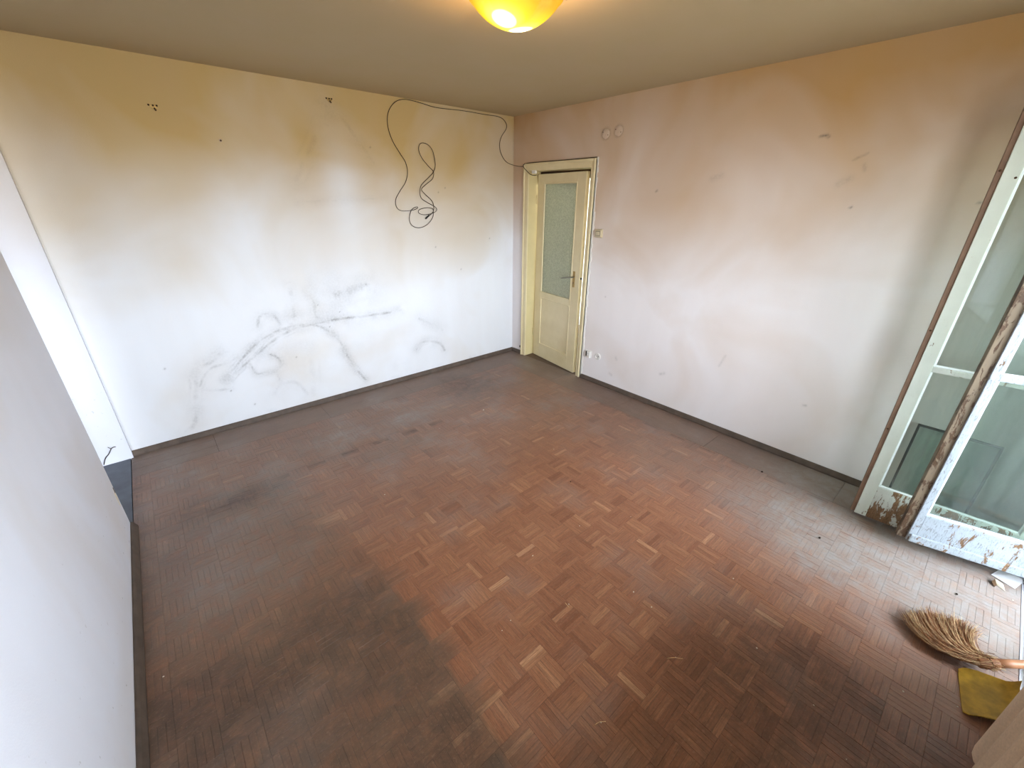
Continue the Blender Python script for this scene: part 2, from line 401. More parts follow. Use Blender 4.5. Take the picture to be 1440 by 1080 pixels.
SMEAR = [
  ([(-3.112, 0.432), (-3.037, 0.504), (-2.925, 0.605), (-2.815, 0.69), (-2.676, 0.753), (-2.54, 0.779), (-2.422, 0.776), (-2.321, 0.747), (-2.225, 0.666), (-2.148, 0.549), (-2.11, 0.415), (-2.05, 0.271), (-1.966, 0.118)],0.012,0.55),
  ([(-3.093, 0.418), (-2.977, 0.507), (-2.817, 0.608), (-2.725, 0.671), (-2.582, 0.735), (-2.476, 0.762), (-2.354, 0.764), (-2.187, 0.777), (-1.956, 0.768), (-1.684, 0.758), (-1.504, 0.768)],0.014,0.5),
  ([(-3.047, 0.461), (-2.922, 0.549), (-2.793, 0.648), (-2.733, 0.709), (-2.577, 0.762), (-2.44, 0.768)],0.008,0.35),
  ([(-3.001, 0.467), (-2.893, 0.542), (-2.782, 0.628), (-2.654, 0.703)],0.006,0.3),
  ([(-3.481, 0.064), (-3.401, 0.11), (-3.364, 0.193), (-3.332, 0.331), (-3.301, 0.431), (-3.286, 0.516), (-3.23, 0.58), (-3.155, 0.606), (-3.086, 0.66)],0.018,0.3),
  ([(-3.282, 0.425), (-3.235, 0.502), (-3.167, 0.556), (-3.05, 0.571), (-2.985, 0.601)],0.012,0.3),
  ([(-3.301, 0.404), (-3.213, 0.368), (-3.088, 0.346)],0.01,0.2),
  ([(-2.785, 0.827), (-2.763, 0.894), (-2.704, 0.919), (-2.647, 0.892), (-2.619, 0.812)],0.012,0.4),
  ([(-2.906, 0.517), (-2.885, 0.436), (-2.842, 0.419), (-2.747, 0.41), (-2.685, 0.452), (-2.691, 0.522), (-2.745, 0.573)],0.01,0.45),
  ([(-2.732, 0.386), (-2.717, 0.312)],0.01,0.3),
  ([(-2.79, 0.202), (-2.742, 0.269), (-2.654, 0.284), (-2.575, 0.241), (-2.525, 0.121)],0.02,0.15),
  ([(-2.478, 1.096), (-2.486, 0.974), (-2.505, 0.832)],0.025,0.18),
  ([(-2.348, 1.081), (-2.317, 0.968), (-2.308, 0.817), (-2.087, 0.809)],0.02,0.22),
  ([(-2.112, 1.005), (-1.997, 1.019), (-1.835, 1.047)],0.05,0.3),
  ([(-2.557, 0.859), (-2.49, 0.866)],0.02,0.3),
  ([(-1.371, 0.315), (-1.303, 0.371), (-1.2, 0.369), (-1.072, 0.31), (-1.023, 0.225)],0.015,0.4),
  ([(-1.303, 0.637), (-1.16, 0.543), (-1.033, 0.472)],0.02,0.2),
  ([(-2.432, 0.43), (-2.473, 0.105)],0.03,0.1),
  ([(-1.617, 0.184), (-1.521, 0.184), (-1.507, 0.084)],0.015,0.12),
  ([(-1.925, 2.483), (-1.965, 2.439), (-1.984, 2.405), (-2.05, 2.287), (-2.116, 2.168), (-2.213, 2.03), (-2.276, 1.927)],0.03,0.16),
  ([(-1.908, 2.477), (-1.846, 2.396), (-1.733, 2.239), (-1.618, 2.087)],0.02,0.2),
  ([(-1.957, 2.455), (-1.959, 2.392)],0.03,0.35),
  ([(-2.298, 1.768), (-1.975, 1.783), (-1.451, 1.806)],0.012,0.14),
]
# back wall (the long wall with the smears)
o, U, Z, ex = wall_grid('wall_back', WALL_A, 'y', XL, 0.0, [], [((XL-.02, .006, -.05), (.6, T, H+.05))])
g = np.zeros(U.shape)
def catmull(poly, k=6):
    return [(p.x, p.y) for p in smooth_path([(a_, b_, 0) for a_, b_ in poly], k)]
for poly, w, s in SMEAR:
    d = seg_dist(U, Z, catmull(poly))+.010*(fbm(U+3, Z+1, 8)-.5); streak = .1+1.5*np.clip(fbm(U*1.0+Z*.4, Z, 14)*1.5-.35, 0, 1)
    d2 = np.abs(d-w*2.1); g = np.maximum(g, s*.5*np.exp(-(d2/(w*.5))**2)*np.clip(fbm(U+5, Z, 6)*3-1.2, 0, 1))
    g = np.maximum(g, s*.95*np.exp(-(d/(w*.9))**2)*streak)
    g = np.maximum(g, s*.5*np.exp(-(d/(w*3.6))**2)*np.clip(fbm(U, Z, 9)*2.2-.5, 0, 1))
for px, pz, r_, s in [(-2.3, .95, .3, .10), (-2.6, .62, .4, .07), (-1.2, .45, .2, .10), (-3.2, .5, .22, .07), (-2.0, .7, .4, .06)]:
    g += s*np.exp(-((U-px)**2+(Z-pz)**2)/r_**2)*np.clip(fbm(U, Z, 7)*2-.6, 0, 1)
for px, pz in [(-2.11, .84), (-2.29, .93), (-1.83, 1.06), (-2.22, .72), (-3.09, .33), (-2.95, .16), (-1.63, 2.2), (-1.05, 1.35), (-.9, 1.9), (-.35, 1.4), (-3.45, .62), (-2.55, .5), (-.75, 1.1), (-.98, 1.86)]:
    g = np.maximum(g, .7*np.exp(-((U-px)**2+(Z-pz)**2)/.007**2))
g = np.maximum(g, .35*sstep(.1, .0, Z)*np.clip(fbm(U, Z, 12)*3-1.4, 0, 1))
g = np.maximum(g, .35*sstep(.03, 0, -U)*fbm(U, Z, 8)*sstep(1.5, 2.6, Z))
yl = np.zeros(U.shape)
yl += .28*np.exp(-((U+3.0)/.35)**2-((Z-1.95)/.35)**2)+.22*np.exp(-((U+2.15)/.16)**2-((Z-2.1)/.28)**2)+.22*np.exp(-((U+1.15)/.5)**2-((Z-2.15)/.28)**2)
yl -= .34*np.exp(-((U+2.75)/.22)**2-((Z-1.75)/.35)**2)+.40*np.exp(-((U+1.92)/.17)**2-((Z-1.85)/.33)**2)
set_attr(o, 'grime', np.concatenate([g, np.zeros(ex)])); set_attr(o, 'yellow', np.concatenate([yl, np.zeros(ex)]))
# right wall with the doorway
DY0, DY1, DZ = -1.11, -.26, 2.08
o, U, Z, ex = wall_grid('wall_right', WALL_B, 'x', YD, 0.0, [(DY0, DY1, -1, DZ)],
    [((.006, YD-.3, -.05), (T, DY0, H+.05)), ((.006, DY1, -.05), (T, .02, H+.05)), ((.006, DY0, DZ), (T, DY1, H+.05))])
g = np.zeros(U.shape)
for poly, w, s in [([(-2.88, 2.168), (-2.915, 2.172), (-2.93, 2.16)], .007, .8), ([(-3.09, 2.03), (-3.15, 2.06)], .006, .45), ([(-3.16, 1.97), (-3.15, 2.0)], .01, .3),
                   ([(-3.05, 1.9), (-3.1, 1.93)], .02, .2), ([(-2.60, .56), (-2.63, .66)], .008, .25), ([(-2.1, .33), (-2.14, .35)], .012, .3), ([(-2.25, 1.95), (-2.32, 1.97)], .02, .2),
                   ([(-3.147, 1.769), (-3.15, 1.77)], .007, .8), ([(-3.685, 1.801), (-3.69, 1.80)], .007, .7), ([(-1.396, .933), (-1.4, .93)], .006, .5), ([(-1.8, 1.87), (-1.81, 1.875)], .008, .7),
                   ([(-3.238, .449), (-3.25, .452)], .008, .5), ([(-1.6, .35), (-1.61, .33)], .012, .3), ([(-1.55, .16), (-1.57, .15)], .014, .3)]:
    g = np.maximum(g, s*np.exp(-(seg_dist(U, Z, poly)/w)**2)*(.5+.7*fbm(U, Z, 30)))
g = np.maximum(g, .25*sstep(.06, 0, Z)*fbm(U, Z, 10))
for py, pz, r_ in ((-1.231, 2.333, .047), (-1.365, 2.342, .045)):
    g = np.maximum(g, .25*np.exp(-((np.hypot(U-py, Z-pz)-r_)/.008)**2))
yl = .30*np.exp(-((U+2.0)/.5)**2-((Z-1.75)/.3)**2)+.05*np.exp(-((U+2.8)/.6)**2-((Z-2.15)/.3)**2)-.2*np.exp(-((U+3.3)/.25)**2-((Z-1.2)/.6)**2)
set_attr(o, 'grime', np.concatenate([g, np.zeros(ex)])); set_attr(o, 'yellow', np.concatenate([yl, np.zeros(ex)]))
YO = YD-.38
# left wall ends in a free edge; a kitchen alcove opens behind it
wall_left = boxes('wall_left', [((XL-.14, YD-.3, -.05), (XL, -.985, H+.05))], WALL_C); tag(wall_left, kind='structure')
b_ = wall_left.modifiers.new('worn edge', 'BEVEL'); b_.width = .006; b_.segments = 3
tag(boxes('wall_alcove_back', [((XL-1.6, -.04, -.05), (XL+.018, .12, H+.05))], WALL_C), kind='structure')
tag(boxes('wall_alcove_side', [((XL-1.7, YO, -.05), (XL-1.58, .1, H+.05))], WALL_C), kind='structure')
tag(boxes('wall_alcove_front', [((XL-1.6, YO, -.05), (XL-.14, YD, .8)), ((XL-1.6, YO, 2.3), (XL-.14, YD, H+.05)), ((XL-1.6, YO, .8), (-5.30, YD, 2.3)), ((-4.10, YO, .8), (XL-.14, YD, 2.3))], WALL_C), kind='structure')
# window wall: balcony doorway and window above the radiator
DX0, DX1 = -1.20, -.30; WX0, WX1 = -3.62, -1.42; YO = YD-.38
wf = boxes('wall_front', [((DX1, YO, -.05), (.1, YD, H+.05)), ((DX0, YO, 2.22), (DX1, YD, H+.05)), ((WX1, YO, -.05), (DX0, YD, H+.05)),
    ((WX0, YO, -.05), (WX1, YD, .85)), ((WX0, YO, 2.32), (WX1, YD, H+.05)), ((XL-.14, YO, -.05), (WX0, YD, H+.05)),
    ((DX0, YO, -.05), (DX1, YD, -.005))], WALL_C); tag(wf, kind='structure')
tag(boxes('ceiling', [((XL-1.7, YO, H), (.3, .12, H+.12))], CEIL), kind='structure')
# ------------------------------------------------------------------ floor
floor = boxes('floor', [((XL, YD, -.06), (0, 0, -.0115))], SUBFL); tag(floor, kind='structure')
tag(boxes('floor_alcove', [((XL-1.6, YD, -.06), (XL, -.03, .0))], LINO), kind='structure')

def fields(x, y):
    x, y = np.asarray(x, float), np.asarray(y, float)
    n1 = fbm(x, y, 1.7); n2 = fbm(x+7, y+3, 5)
    wob = .05*(n2-.5)
    # dull area left of the old carpet edge
    left = sstep(-2.81, -2.855, x+wob)*sstep(-2.0, -2.5, y)+sstep(-2.6, -3.1, x+.3*(n1-.5))*sstep(-2.6, -1.9, y)*sstep(-.2, -1.2, y)*.95
    top = .62*sstep(-1.25, -.85, y+wob)
    right = .50*sstep(-1.25, -.75, x+.3*(n1-.5))
    dirt = np.clip(np.maximum.reduce([left*.93, top, right])+.22*(n1-.45)+.25*np.clip(n2-.55, 0, 1), 0, 1)
    dirt = np.maximum(dirt, .8*np.exp(-((x+2.25)/.7)**2-((y+1.2)/.22)**2)*sstep(.3, .7, n2+.2))
    dirt = np.maximum(dirt, .12+.2*sstep(-2.6, -1.6, y))
    pale = .85*sstep(-1.5, -.85, x+.3*(n1-.5))*sstep(-2.9, -3.7, y+.3*(n2-.5))+.25*sstep(-1.3, -.6, x)*sstep(-1.5, -2.6, y)
    pale += .35*np.exp(-((x+3.5)/.22)**2-((y+1.75)/.28)**2)+.3*np.exp(-((y+.75)/.14)**2)*sstep(-3.1, -2.6, x)*sstep(-.6, -1.2, x)*n2*1.6
    pale += .22*sstep(.52, .75, n2)
    pale += .30*sstep(-2.2, -1.2, y)*(.4+n2)
    dark = .6*np.exp(-((y+1.03+.02*np.sin(3*x))/.03)**2)*sstep(-3.2, -2.9, x)*sstep(-1.5, -1.8, x)
    dark = np.maximum(dark, .45*np.exp(-((x+.365)/.02)**2)*sstep(-1.2, -1.6, y))
    dark = np.maximum(dark, .5*np.exp(-((x+1.1)/.35)**2-((y+.55)/.45)**2)*n1*1.4)
    dark = np.maximum(dark, .5*sstep(.06, 0, x-XL-.02)*.8)
    dark = np.maximum(dark, .55*np.exp(-((x+3.3)/.3)**2-((y+1.1)/.12)**2))
    dark = np.maximum(dark, .4*np.exp(-((x+2.9)/.08)**2)*sstep(-1.9, -2.3, y))
    dark = np.maximum(dark, .5*sstep(-.2, 0, x)*n2)
    dark = np.maximum(dark, .42*sstep(-2.80, -2.88, x+wob)*sstep(-2.0, -2.4, y)*(.5+n1))
    dark = np.maximum(dark, .6*sstep(-3.2, -3.9, y+.4*(n1-.5))*sstep(-1.35, -1.7, x+.3*(n2-.5)))  # window-sill shade near the radiator, painted into the floor colour
    return dirt, np.clip(pale, 0, 1), np.clip(dark, 0, 1)
def finish_floor_mesh(me, tones, uvs):
    n = len(me.vertices); co = np.empty(n*3, np.float32); me.vertices.foreach_get('co', co); co = co.reshape(-1, 3)
    d, p, k = fields(co[:, 0], co[:, 1])
    for nm, v in (('tone', tones), ('dirt', d), ('pale', p), ('dark', k)):
        a_ = me.attributes.new(nm, 'FLOAT', 'POINT'); a_.data.foreach_set('value', np.asarray(v, np.float32))
    li = np.empty(len(me.loops), np.int32); me.loops.foreach_get('vertex_index', li)
    me.uv_layers.new(name='UVMap').data.foreach_set('uv', np.asarray(uvs, np.float32)[li].ravel())
def strip_geom(x0, x1, y0, y1, z, tilt, V, Fc, tones, uvs, tone, ch=.0005):
    b = len(V); du, dv = random.random()*50, random.random()*50; along_x = (x1-x0) > (y1-y0)
    for k, (ins, dz) in enumerate(((0, -.011-z), (0, -.0005), (ch, 0))):
        for cx, cy in ((x0+ins, y0+ins), (x1-ins, y0+ins), (x1-ins, y1-ins), (x0+ins, y1-ins)):
            sx = (cx-(x0+x1)/2)*tilt if k else 0
            V.append((cx, cy, z+dz+sx)); tones.append(tone)
            uvs.append((cx+du, cy+dv) if along_x else (cy+du, cx+dv))
    for r_ in (0, 4):
        for i in range(4):
            j = (i+1) % 4; Fc.append((b+r_+i, b+r_+j, b+r_+4+j, b+r_+4+i))
    Fc.append((b+8, b+9, b+10, b+11))
SQ = .125; NS = 5; gap = .00022
strips = []
FX, FY = -.345, -.355
x = FX; ix = 0
while x > XL+.003:
    y = FY; iy = 0
    while y > YD+.003:
        xa, xb, ya, yb = max(x-SQ, XL+.004), x, max(y-SQ, YD+.004), y
        h = (ix+iy) % 2; blk = random.gauss(0, .09)
        for s in range(NS):
            if h: a0, a1, c0, c1 = x-SQ+s*SQ/NS, x-SQ+(s+1)*SQ/NS, ya, yb
            else: a0, a1, c0, c1 = xa, xb, y-SQ+s*SQ/NS, y-SQ+(s+1)*SQ/NS
            a0, c0 = max(a0, xa), max(c0, ya)
            if a1-a0 > .004 and c1-c0 > .004:
                t_ = min(1, max(0, .45+blk+random.gauss(0, .12)+(.28 if random.random() < .07 else 0)))
                strips.append((a0+gap, a1-gap, c0+gap, c1-gap, t_))
        y -= SQ; iy += 1
    x -= SQ; ix += 1
def in_view(p):
    d = Vector(p)-CAM; zc = d.dot(AX_F)
    if zc < .05: return False, 9
    u, v = 720+F_PX*d.dot(AX_R)/zc, 540-F_PX*d.dot(AX_U)/zc
    return (0 < u < 1440 and 0 < v < 1080), zc
keyed = []
for s in strips:
    ok, zc = in_view(((s[0]+s[1])/2, (s[2]+s[3])/2, 0))
    d = (Vector(((s[0]+s[1])/2, (s[2]+s[3])/2, 0))-CAM).length
    if (s[0]+s[1])/2 < XL+.05: ok = False
    keyed.append((0 if ok and min(s[1]-s[0], s[3]-s[2]) > .02 else 1, d, s))
keyed.sort(key=lambda q: (q[0], q[1]))
for k, (_, _, s) in enumerate(keyed[:300]):
    V, Fc, tn, uv = [], [], [], []
    strip_geom(s[0], s[1], s[2], s[3], random.uniform(-.0005, .0005), random.uniform(-.006, .006), V, Fc, tn, uv, s[4])
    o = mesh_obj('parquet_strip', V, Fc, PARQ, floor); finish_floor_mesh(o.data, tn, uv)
V, Fc, tn, uv = [], [], [], []
for _, _, s in keyed[300:]:
    strip_geom(s[0], s[1], s[2], s[3], random.uniform(-.0005, .0005), random.uniform(-.006, .006), V, Fc, tn, uv, s[4])
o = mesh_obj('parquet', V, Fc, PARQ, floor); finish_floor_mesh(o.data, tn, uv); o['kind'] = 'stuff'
# plain frieze boards along the back and right walls
def frieze(x0, x1, y0, y1, tone):
    V, Fc, tn, uv = [], [], [], []
    nx, ny = max(1, int((x1-x0)/.1)), max(1, int((y1-y0)/.1)); du, dv = random.random()*9, random.random()*9
    ax = (x1-x0) > (y1-y0)
    for i in range(nx+1):
        for j in range(ny+1):
            X, Y = x0+(x1-x0)*i/nx, y0+(y1-y0)*j/ny; V.append((X, Y, 0)); tn.append(tone); uv.append((X*.5+du, Y*.25+dv) if ax else (Y*.5+du, X*.25+dv))
    for i in range(nx):
        for j in range(ny):
            q = i*(ny+1)+j; Fc.append((q, q+ny+1, q+ny+2, q+1))
    b = len(V)
    for c in ((x0, y0), (x1, y0), (x1, y1), (x0, y1)):
        for z in (0, -.011): V.append((c[0], c[1], z)); tn.append(tone); uv.append((c[0], c[1]))
    for i in range(4):
        j = (i+1) % 4; Fc.append((b+2*i, b+2*i+1, b+2*j+1, b+2*j))
    o = mesh_obj('frieze_board', V, Fc, BOARD, floor); finish_floor_mesh(o.data, tn, uv)
g_ = .001
xs = [XL+.004, -3.30, -2.45, -1.62, -.80, -.003]
for i in range(5):
    if i == 0:
        for yy0, yy1 in ((-.12, -.003), (-.237, -.12), (FY, -.237)): frieze(xs[0]+g_, xs[1]-g_, yy0+g_, yy1-g_, random.uniform(.2, .5))
    else: frieze(xs[i]+g_, xs[i+1]-g_, FY+g_, -.003, (.75, .45, .6, .5)[i-1])
ys = [YD+.004, -3.62, -2.75, -1.88, -1.02, FY]
for i in range(5): frieze(FX+g_, -.003, ys[i]+g_, ys[i+1]-g_, (.55, .5, .65, .45, .4)[i])

# ------------------------------------------------------------------ skirting
def skirt_prof(h=.042, d=.024): return [(0, 0), (-d, 0), (-d, .012), (-d*.55, h*.8), (-.006, h), (0, h)]
sp = [(-.0005+p, q+.0005) for p, q in skirt_prof()]
def baseboard(name, axis, a0, a1, prof):
    o = prism(name, prof, axis, a0, a1, SKIRT); tag(o, kind='structure'); return o
baseboard('baseboard_back', 0, XL+.012, -.001, sp)                    # runs along x, depth -y
baseboard('baseboard_right', 1, YD+.001, -1.175, sp)
prism('baseboard_right', sp, 1, -.198, -.025, SKIRT)['kind'] = 'structure'
baseboard('baseboard_left', 1, YD+.001, -.99, [(XL-p+.0008, q*1.15) for p, q in sp])

# ------------------------------------------------------------------ interior door (door_1)
d1 = empty('door_1', (0, -.685, 0)); tag(d1, 'cream glazed interior door standing slightly ajar in the far corner', 'door', kind='structure')
def loc(o, parent):       # mesh built in world coordinates -> parent's local frame
    M = (Matrix.Translation(parent.location) @ parent.rotation_euler.to_matrix().to_4x4()).inverted()
    o.data.transform(M); return o
AO0, AO1, AI0, AI1, AT = -1.165, -.195, -1.112, -.262, 2.145
# architrave: two posts and a head, stepped profile
def arch(lo, hi): return loc(box('architrave', lo, hi, CREAM, d1, .004, 2), d1)
arch((-.022, AO0, 0), (0, AI0, AT)); arch((-.022, AI1, 0), (0, AO1, AT)); arch((-.0225, AI0-.002, 2.078), (0, AI1+.002, AT+.001))
arch((-.034, AO0, 0), (-.0005, AO0+.018, AT+.004)); arch((-.034, AO1-.018, 0), (-.0005, AO1, AT+.004)); arch((-.034, AO0+.018, AT-.018), (-.0005, AO1-.018, AT+.004))
for lo, hi in (((-.004, AI1, 0), (.20, AI1+.03, 2.08)), ((-.004, AI0-.03, 0), (.20, AI0, 2.08)), ((-.004, AI0, 2.075), (.20, AI1, 2.105))):
    loc(box('jamb', lo, hi, CREAM_Y, d1, .002), d1)
V_ = []
random.seed(5)
bm = bmesh.new()
for k in range(52):
    z0, z1 = k*.0415, (k+1)*.0415; w0 = random.uniform(.008, .024)
    add_box(bm, (-.007, AO0-w0, z0), (.0, AO0+.002, z1))
o = bm_obj('plaster_edge', bm, WHITEP, d1); loc(o, d1)
random.seed(11)
loc(box('door_stop', (.150, AI1-.012, 0), (.165, AI1, 2.075), CREAM_Y, d1), d1)
loc(box('transom_strip', (.155, AI0, 2.0), (.175, AI1, 2.075), BROWND, d1), d1)
# leaf: hinged on the left at (.11,-.285), swung into the room; local X runs hinge -> free edge
ang = math.atan2(-(1.05-.285), -(.105-0.0))
lf = empty('door_leaf', (0, 0, 0), 0, d1)
hinge = Vector((.105, -.285, .008)); lf.location = hinge-d1.location; lf.rotation_euler = (0, 0, ang)
# local +Y is to the left of local X (pointing -x..): the room side is local -Y ... body thickness runs away from the room
LW, LT, LH = .772, .042, 2.042
def leafbox(name, x0, x1, z0, z1, y0=0., y1=LT, mat=CREAM, bev=.003, par=None):
    o = box(name, (x0, y0, z0), (x1, y1, z1), mat, par or lf, bev, 2); return o
gx0, gx1, gz0, gz1 = .128, .640, .805, 1.950; px0, px1, pz0, pz1 = .105, .655, .165, .735
leafbox('stile', 0, .118, 0, LH); leafbox('stile', .65, LW, 0, LH)
leafbox('rail', .118, .65, 1.955, LH); leafbox('rail', .118, .65, .74, .80); leafbox('rail', .118, .65, 0, .165)
leafbox('lower_panel', .112, .656, .16, .745, .010, .030)
leafbox('glass_pane', .112, .656, .795, 1.96, .016, .021, FROST, 0)
def bead(x0, x1, z0, z1, w=.014):
    for a_, b_, c, d in ((x0, x0+w, z0, z1), (x1-w, x1, z0, z1), (x0+w, x1-w, z0, z0+w), (x0+w, x1-w, z1-w, z1)):
        leafbox('glazing_bead', a_, b_, c, d, -.004, .012, CREAM, .003)
bead(.116, .652, .798, 1.957); bead(.116, .652, .163, .742)
# the leaf was laid out with thickness along +Y; make sure +Y points away from the camera
yw = Matrix.Rotation(ang, 3, 'Z') @ Vector((0, 1, 0))
if yw.dot(CAM-hinge) > 0:
    for c in lf.children:
        c.data.transform(Matrix.Scale(-1, 4, (0, 1, 0))); c.data.flip_normals()
    SGN = -1
else: SGN = 1
# handle plate and lever, on the room side (local y < 0 before mirroring)
hy = lambda v: SGN*v
pl = box('handle_plate', (.672, hy(-.004), .95), (.704, hy(.001), 1.115), BRASS, lf, .0015)
tube('door_handle', [(.688, hy(-.003), 1.055), (.688, hy(-.045), 1.055), (.680, hy(-.052), 1.055), (.62, hy(-.054), 1.045), (.545, hy(-.05), 1.028)], .0075, METAL, lf, 10, 4)
box('keyhole', (.685, hy(-.0055), .985), (.691, hy(-.0035), 1.005), BLACK, lf)
box('latch', (LW-.001, hy(.012), 1.04), (LW+.012, hy(.026), 1.06), BLACK, lf, .002)
for z in (.25, 1.75): lathe('hinge', [(0, 0), (.007, 0), (.007, .09), (0, .09)], (-.006, hy(-.004), z), (0, 0, 1), CREAM_Y, lf, 12)
loc(box('cable_terminal', (-.03, -.382, 2.050), (-.006, -.325, 2.082), WHITEP, d1, .003), d1)
# hall beyond
tag(boxes('floor_hall', [((.0, -1.13, -.06), (T, -.24, 0.0)), ((T, -2.4, -.06), (1.7, .9, 0.0))], plain('hall_floor', srgb(96, 76, 62), .6)), kind='structure')
tag(boxes('wall_hall', [((1.6, -2.4, -.05), (1.7, .9, 2.65)), ((T, .8, -.05), (1.7, .9, 2.65)), ((T, -2.5, -.05), (1.7, -2.4, 2.65)), ((T, -2.5, 2.6), (1.7, .9, 2.7))], HALLW), kind='structure')

# ------------------------------------------------------------------ balcony door leaves (door_2 inner, door_3 outer)
def balcony_leaf(name, p0, a_deg, width, zb, ztop, stile, strip, zg, muntin, paint, rail_paint, label, strip_back):
    a_ = R(a_deg); e_ = empty(name, (p0[0], p0[1], 0), -(math.pi/2-a_)); tag(e_, label, 'door', kind='structure')
    TH = .045; Wd = width
    def b(nm, x0, x1, y0, y1, z0, z1, mat, bev=.0025): return box(nm, (x0, y0, z0), (x1, y1, z1), mat, e_, bev, 2)
    b('stile', 0, stile, 0, TH, zb, ztop, paint); b('stile', Wd-.08, Wd, 0, TH, zb, ztop, paint)
    b('meeting_strip', -strip, .001, strip_back, TH+.004, zb+.004, ztop, LEAF_BARE if strip > .03 else LEAF_EDGE)
    b('rail', stile, Wd-.08, 0.001, TH-.001, zg, zb+.001, rail_paint) if False else None
    b('rail', stile, Wd-.08, .001, TH-.001, zb, zg-.012, rail_paint)
    b('weather_bar', stile*.3, Wd, -.012, .002, zb+.002, zb+.05, rail_paint, .005) if strip > .03 else None
    b('rail', stile, Wd-.08, .001, TH-.001, ztop-.09, ztop, paint)
    b('muntin', stile-.001, Wd-.079, .006, TH-.006, muntin-.016, muntin+.016, rail_paint, .006)
    for z0, z1 in ((zg-.012, muntin-.016), (muntin+.016, ztop-.09)):
        b('glass_pane', stile-.004, Wd-.076, .020, .024, z0-.004, z1+.004, GLASS, 0)
        w = .009
        for x0, x1, c0, c1 in ((stile, stile+w, z0, z1), (Wd-.08-w, Wd-.08, z0, z1), (stile+w, Wd-.08-w, z0, z0+w)):
            b('putty_bead', x0, x1, .010, .020, c0, c1, PUTTY, .002)
    for z in (.35, 1.25, 2.0):
        if z > zb: lathe('hinge', [(0, 0), (.008, 0), (.008, .1), (0, .1)], (Wd+.004, -.004, z), (0, 0, 1), METAL, e_, 12)
    return e_
l1 = balcony_leaf('door_2', (-.40, -3.74), 6, .70, .028, 2.19, .056, .020, .262, 1.004, LEAF_IN, LEAF_IN_RAIL,
    'inner balcony door leaf nearer the bare wall, grey-white paint with brown edge strip', .010)
l2 = balcony_leaf('door_3', (-.53, -3.99), 15.5, .72, .075, 2.19, .032, .040, .270, 1.062, LEAF_OUT, LEAF_OUT,
    'outer balcony door leaf nearest the camera, cracked flaking blue-white paint', .012)
# screw heads and latch hook on the inner leaf
for z in (1.93, .62, 1.2): lathe('screw_head', [(0, 0), (.005, 0), (.004, .003), (0, .004)], (-.010, .008, z), (0, -1, 0), RUST, l1, 10)
lathe('screw_head', [(0, 0), (.005, 0), (.004, .003), (0, .004)], (.045, .0, 1.90), (0, -1, 0), RUST, l1, 10)
# doorway and window frames
fr = empty('window_1', (-2.6, YD-.2, .85)); tag(fr, kind='structure')
for lo, hi in (((WX0, YO+.10, .85), (WX0+.07, YO+.17, 2.32)), ((WX1-.07, YO+.10, .85), (WX1, YO+.17, 2.32)), ((WX0+.07, YO+.10, .85), (WX1-.07, YO+.17, .92)),
               ((WX0+.07, YO+.10, 2.25), (WX1-.07, YO+.17, 2.32)), ((-2.64, YO+.10, .92), (-2.56, YO+.17, 2.25))):
    loc(box('window_frame', lo, hi, LEAF_IN, fr, .003), fr)
for x0, x1 in ((WX0+.07, -2.64), (-2.56, WX1-.07)): loc(box('glass_pane', (x0, YO+.13, .92), (x1, YO+.134, 2.25), CLEAR, fr), fr)
loc(box('window_sill', (WX0-.03, YD-.30, .852), (WX1+.03, YD+.06, .875), STONE, fr, .004), fr)
tag(boxes('trim_1', [((DX1-.04, YO+.02, .0), (DX1, YD-.01, 2.2)), ((DX0, YO+.02, 0), (DX0+.04, YD-.01, 2.2)), ((DX0+.04, YO+.02, 2.17), (DX1-.04, YD-.01, 2.2))], LEAF_IN), kind='structure')
for o_ in [tag(box('trim_2', (DX0+.04, YD-.055, -.004), (DX1-.04, YD-.028, .022), STONE, None, .003), kind='structure'),
           tag(box('trim_3', (DX0+.04, YO+.02, -.004), (DX1-.04, YD-.056, .012), CONC, None, .002), kind='structure')]: pass
tag(boxes('daylight_blocker_wall', [((-4.3, YO-1.4, -.1), (.5, YO-1.3, .95)), ((.4, YO-1.3, -.1), (.5, YO-.001, 2.55))], CONC), kind='structure')  # unseen parapet added to cut low daylight at the doorway, with an end wall
tag(boxes('sky_blocker_slab', [((-4.3, YO-1.3, 2.55), (.5, YO-.001, 2.7))], CONC), kind='structure')  # unseen slab overhead, added to keep high sky light off the near floor
tag(boxes('floor_balcony', [((-4.3, YO-1.4, -.16), (.5, YO, -.03))], CONC), kind='structure')

